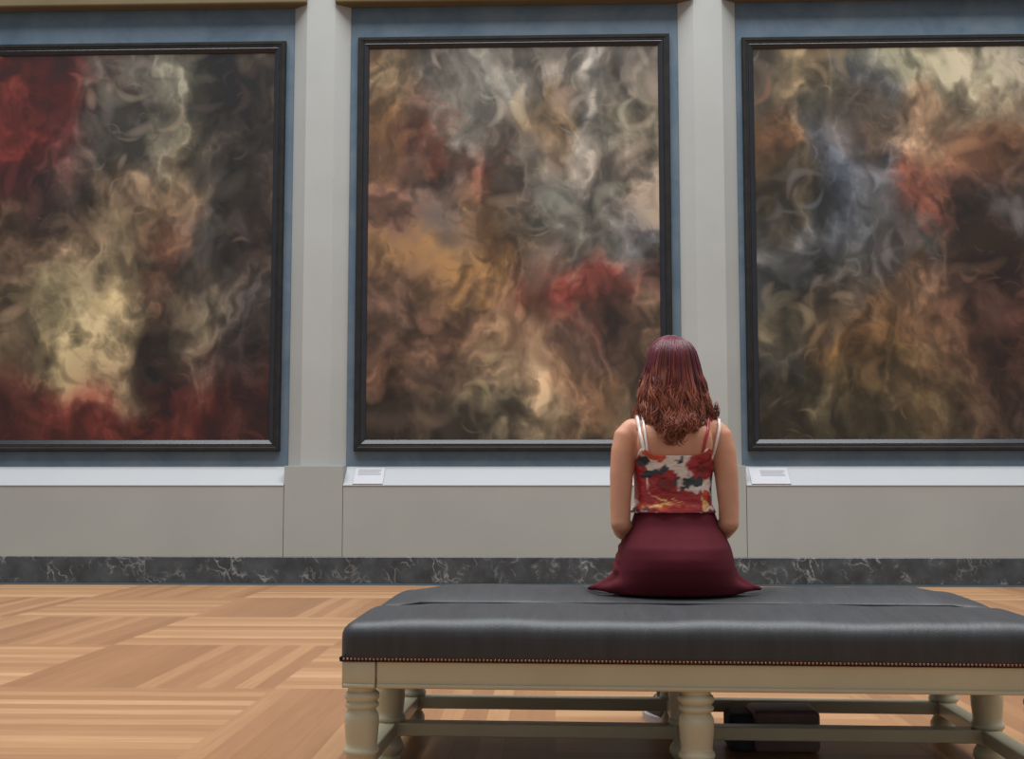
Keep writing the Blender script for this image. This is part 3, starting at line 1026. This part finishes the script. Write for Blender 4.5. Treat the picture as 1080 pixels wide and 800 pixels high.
def hair_pt(phi, z, f):
    zs = HZ[::-1]
    rx = float(np.interp(z, zs, HRX[::-1])) * f; ry = float(np.interp(z, zs, HRY[::-1])) * f
    cyz = HCY - max(0.0, (1.25 - z)) * 0.10                  # falls back on to the shoulders
    return Vector((HCX + rx * math.sin(phi), cyz - ry * math.cos(phi), z))


def hair_end(phi):
    a = abs(math.degrees(phi))
    return float(np.interp(a, [0, 40, 62, 90, 130], [1.022, 1.035, 1.085, 1.100, 1.13]))


def hair():
    bm = bmesh.new(); rnd = random.Random(21)
    lim = math.radians(118)
    # hull: closed shell from one front edge round the back to the other
    n = 40; outer, inner = [], []
    for i in range(n + 1):
        phi = -lim + 2 * lim * i / n
        ze = hair_end(phi) + 0.03
        zz = [1.370 + (ze - 1.370) * (j / 18) ** 0.85 for j in range(19)]
        outer.append([bm.verts.new(hair_pt(phi, z, 0.93)) for z in zz])
        inner.append([bm.verts.new(hair_pt(phi, z - 0.004, 0.80)) for z in zz])
    for i in range(n):
        for j in range(18):
            bm.faces.new((outer[i][j], outer[i + 1][j], outer[i + 1][j + 1], outer[i][j + 1]))
            bm.faces.new((inner[i][j], inner[i][j + 1], inner[i + 1][j + 1], inner[i + 1][j]))
        for j in (0, 18):
            bm.faces.new((outer[i][j], outer[i + 1][j], inner[i + 1][j], inner[i][j]))
    for i in (0, n):
        for j in range(18):
            bm.faces.new((outer[i][j], outer[i][j + 1], inner[i][j + 1], inner[i][j]))
    lay = bm.verts.layers.float.new('tone')
    for v in bm.verts:
        v[lay] = 0.5
    hull_n = len(bm.verts)
    for c in range(64):                           # locks: strands that wave together
        cphi = -lim + 2 * lim * ((c * 0.618034) % 1.0)
        cf = rnd.choice([0.95, 0.98, 1.0])
        cze = hair_end(cphi) + rnd.uniform(-0.014, 0.05 if rnd.random() < 0.7 else 0.13)
        ph1, ph2 = rnd.uniform(0, 6.28), rnd.uniform(0, 6.28)
        freq = rnd.uniform(1.3, 2.3); amp = rnd.uniform(0.07, 0.21); curl = rnd.uniform(-0.4, 0.4)
        ctone = rnd.random()
        curls = rnd.random() < 0.6; cd = rnd.choice([-1, 1]); cr = rnd.uniform(0.013, 0.023); ca = rnd.uniform(2.8, 4.8)
        for q_ in range(26):
            oa = rnd.gauss(0, 0.075); of = rnd.gauss(0, 0.018)
            oe = rnd.gauss(0, 0.008); dp = rnd.gauss(0, 0.18); tone = min(1, max(0, ctone + rnd.gauss(0, 0.14)))
            z0 = 1.372 - rnd.random() ** 2 * 0.05
            m_ = 20
            pts, rad = [], []
            w0 = rnd.uniform(0.0016, 0.0034)
            for j in range(m_ + 1):
                t = j / m_
                z = z0 + (cze + oe - z0) * t ** 0.9
                tt = max(0.0, t - 0.28) / 0.72
                phi = cphi + oa * (1.25 - 0.45 * tt) + amp * tt ** 1.2 * math.sin(freq * 2 * PI * tt + ph1 + dp) + curl * tt ** 3
                ff = cf + of * (1 - 0.3 * tt) + 0.10 * tt ** 1.1 * math.sin(freq * 2 * PI * tt + ph2 + dp) - 0.03 * tt ** 6
                pts.append(hair_pt(phi, z, ff))
                rad.append(w0 * (0.6 + 0.5 * math.sin(PI * min(1, t * 1.05)) ** 0.7) * (1 - 0.5 * max(0, t - 0.8) / 0.2))
            if curls:
                e = pts[-1]; rr = cr * rnd.uniform(0.8, 1.15)
                tang = Vector((math.cos(cphi), math.sin(cphi), 0)) * cd
                for q in range(1, 7):
                    a = q / 6 * ca
                    pts.append(e + tang * rr * (1 - math.cos(a)) + Vector((0, -0.0015 * q, -rr * math.sin(a))))
                    rad.append(w0 * 0.8 * (1 - 0.10 * q))
            nb = len(bm.verts)
            tube(bm, pts, rad, 5, 0.7)
            bm.verts.ensure_lookup_table()
            for v in bm.verts[nb:]:
                v[lay] = tone
    # hair parted in the middle, swept off the forehead to the sides
    sc0 = Vector((PX, HY0 + 0.018, 1.284)); sr = Vector((0.080, 0.099, 0.0865))
    for q_ in range(300):
        sd = -1 if q_ % 2 else 1
        a0 = rnd.uniform(-0.15, 1.02)                       # along the parting, crown to hairline
        p0 = Vector((0.03 * sd * rnd.random(), math.sin(a0), math.cos(a0)))
        ang = math.radians(rnd.uniform(78, 108)) * sd
        p1 = Vector((math.sin(ang) * 1.0, -math.cos(ang) * 0.9 + 0.12 * a0, -0.35))
        tone = rnd.random(); pts, rad = [], []
        w0 = rnd.uniform(0.003, 0.0052); k_ = rnd.uniform(1.0, 1.045)
        for j in range(13):
            t = j / 12
            d_ = p0.lerp(p1, t) + Vector((0.25 * sd, 0.10, 0.10)) * math.sin(PI * t) * 0.6
            d_.normalize(); d_ *= k_
            pts.append(sc0 + Vector((d_.x * sr.x, d_.y * sr.y, d_.z * sr.z)))
            rad.append(w0 * (0.5 + 0.5 * math.sin(PI * (0.15 + 0.8 * t))))
        e = pts[-1]
        for j in range(1, 6):
            pts.append(e + Vector((0.005 * sd * j, -0.004 * j, -0.018 * j))); rad.append(w0 * (1 - 0.15 * j))
        nb = len(bm.verts)
        tube(bm, pts, rad, 5, 0.8)
        bm.verts.ensure_lookup_table()
        for v in bm.verts[nb:]:
            v[lay] = tone
    bmesh.ops.recalc_face_normals(bm, faces=bm.faces[:])
    me = bpy.data.meshes.new('hair'); bm.to_mesh(me); bm.free()
    return me


hme = hair()
hc = coords(hme)
tn = np.empty(len(hme.vertices)); hme.attributes['tone'].data.foreach_get('value', tn)
# dyed: burgundy at the crown, copper brown towards the tips
t = np.clip((1.335 - hc[:, 2] + (tn - 0.5) * 0.13) / 0.20, 0, 1)[:, None]
A_, B_, C_ = np.array(lin((98, 34, 54))), np.array(lin((104, 42, 42))), np.array(lin((158, 94, 74)))
hcol = np.where(t < 0.45, A_ + (B_ - A_) * (t / 0.45), B_ + (C_ - B_) * ((t - 0.45) / 0.55))
hcol = hcol * (0.4 + 1.3 * ((tn * 2.31) % 1.0))[:, None]
paint_col(hme, np.clip(hcol * 0.80, 0.006, 0.8))
link('hair', hme, M['hair'], person, True, POFF)

# --- shoes
for s in (-1, 1):
    fx = 0.018 if s < 0 else 0.120
    a = Vector(P(fx, HY0 + 0.305, 0)); b = Vector(P(fx - 0.075, HY0 + 0.525, 0))
    d = (b - a).normalized(); l = Vector((d.y, -d.x, 0)); L = (b - a).length

    def sole_ring(z, g):
        out = []
        for q in range(28):
            th = 2 * PI * q / 28
            u = 0.5 + 0.5 * math.cos(th)
            w = (0.034 + 0.012 * math.sin(u * PI * 0.9)) * math.sin(th)
            p = a + d * (u * (L + 2 * g) - g) + l * (w + math.copysign(g, w) * min(1, abs(math.sin(th)) * 2))
            out.append((p.x, p.y, z))
        return out
    bm = bmesh.new()
    loft(bm, [sole_ring(0.0, -0.002), sole_ring(0.004, 0.002), sole_ring(0.026, 0.003), sole_ring(0.030, 0.0)])
    so = bm
    bm = bmesh.new()
    capsule(bm, [a + d * 0.045 + Vector((0, 0, 0.050)), a + d * 0.13 + Vector((0, 0, 0.048)), a + d * 0.195 + Vector((0, 0, 0.040))], [0.040, 0.041, 0.032], 18)
    capsule(bm, [a + d * 0.036 + Vector((0, 0, 0.050)), a + d * 0.040 + Vector((0, 0, 0.125))], [0.040, 0.0415], 18)
    ball(bm, a + d * 0.10 + Vector((0, 0, 0.075)), (0.035, 0.045, 0.03), 14)
    shoe = link('shoe', fuse(bm, 0.005, 3), M['shoe'], person, True, POFF)
    o = link('sole', so, M['sole'], shoe, True, POFF); sharp(o)
    for q in range(4):
        c0 = a + d * (0.085 + 0.022 * q) + Vector((0, 0, 0.108 - 0.010 * q))
        bm = tube(bmesh.new(), [c0 - l * 0.026 + Vector((0, 0, -0.014)), c0, c0 + l * 0.026 + Vector((0, 0, -0.014))], 0.0035, 8)
        link('lace', bm, M['lace'], shoe, True, POFF)
    bm = tube(bmesh.new(), [a + d * -0.004 + Vector((0, 0, 0.05)), a + d * -0.0045 + Vector((0, 0, 0.155))], 0.008, 8)
    link('heel_tab', bm, M['lace'], shoe, True, POFF)

# ------------------------------------------------------------ the bag under the bench
bag = thing('handbag', 'dark brown leather bag lying on the floor under the bench, right of its middle leg', 'bag', (0.745, -6.54, 0.0))
bm = newbox((-0.105, -0.09, 0.0), (0.112, 0.09, 0.135), 0.02, 4)
bmesh.ops.subdivide_edges(bm, edges=bm.edges[:], cuts=1, use_grid_fill=True)
link('bag_body', bm, M['bag'], bag)
bm = newbox((-0.095, -0.094, 0.07), (0.104, -0.086, 0.128), 0.003, 2)
link('flap', bm, M['bag'], bag, False)
bm = bmesh.new()
box(bm, (-0.182, -0.082, 0.0), (-0.098, 0.075, 0.122), 0.02, 4)
o = link('side_pouch', bm, M['bag_strap'], bag, False)
o['label'] = 'black end pouch'
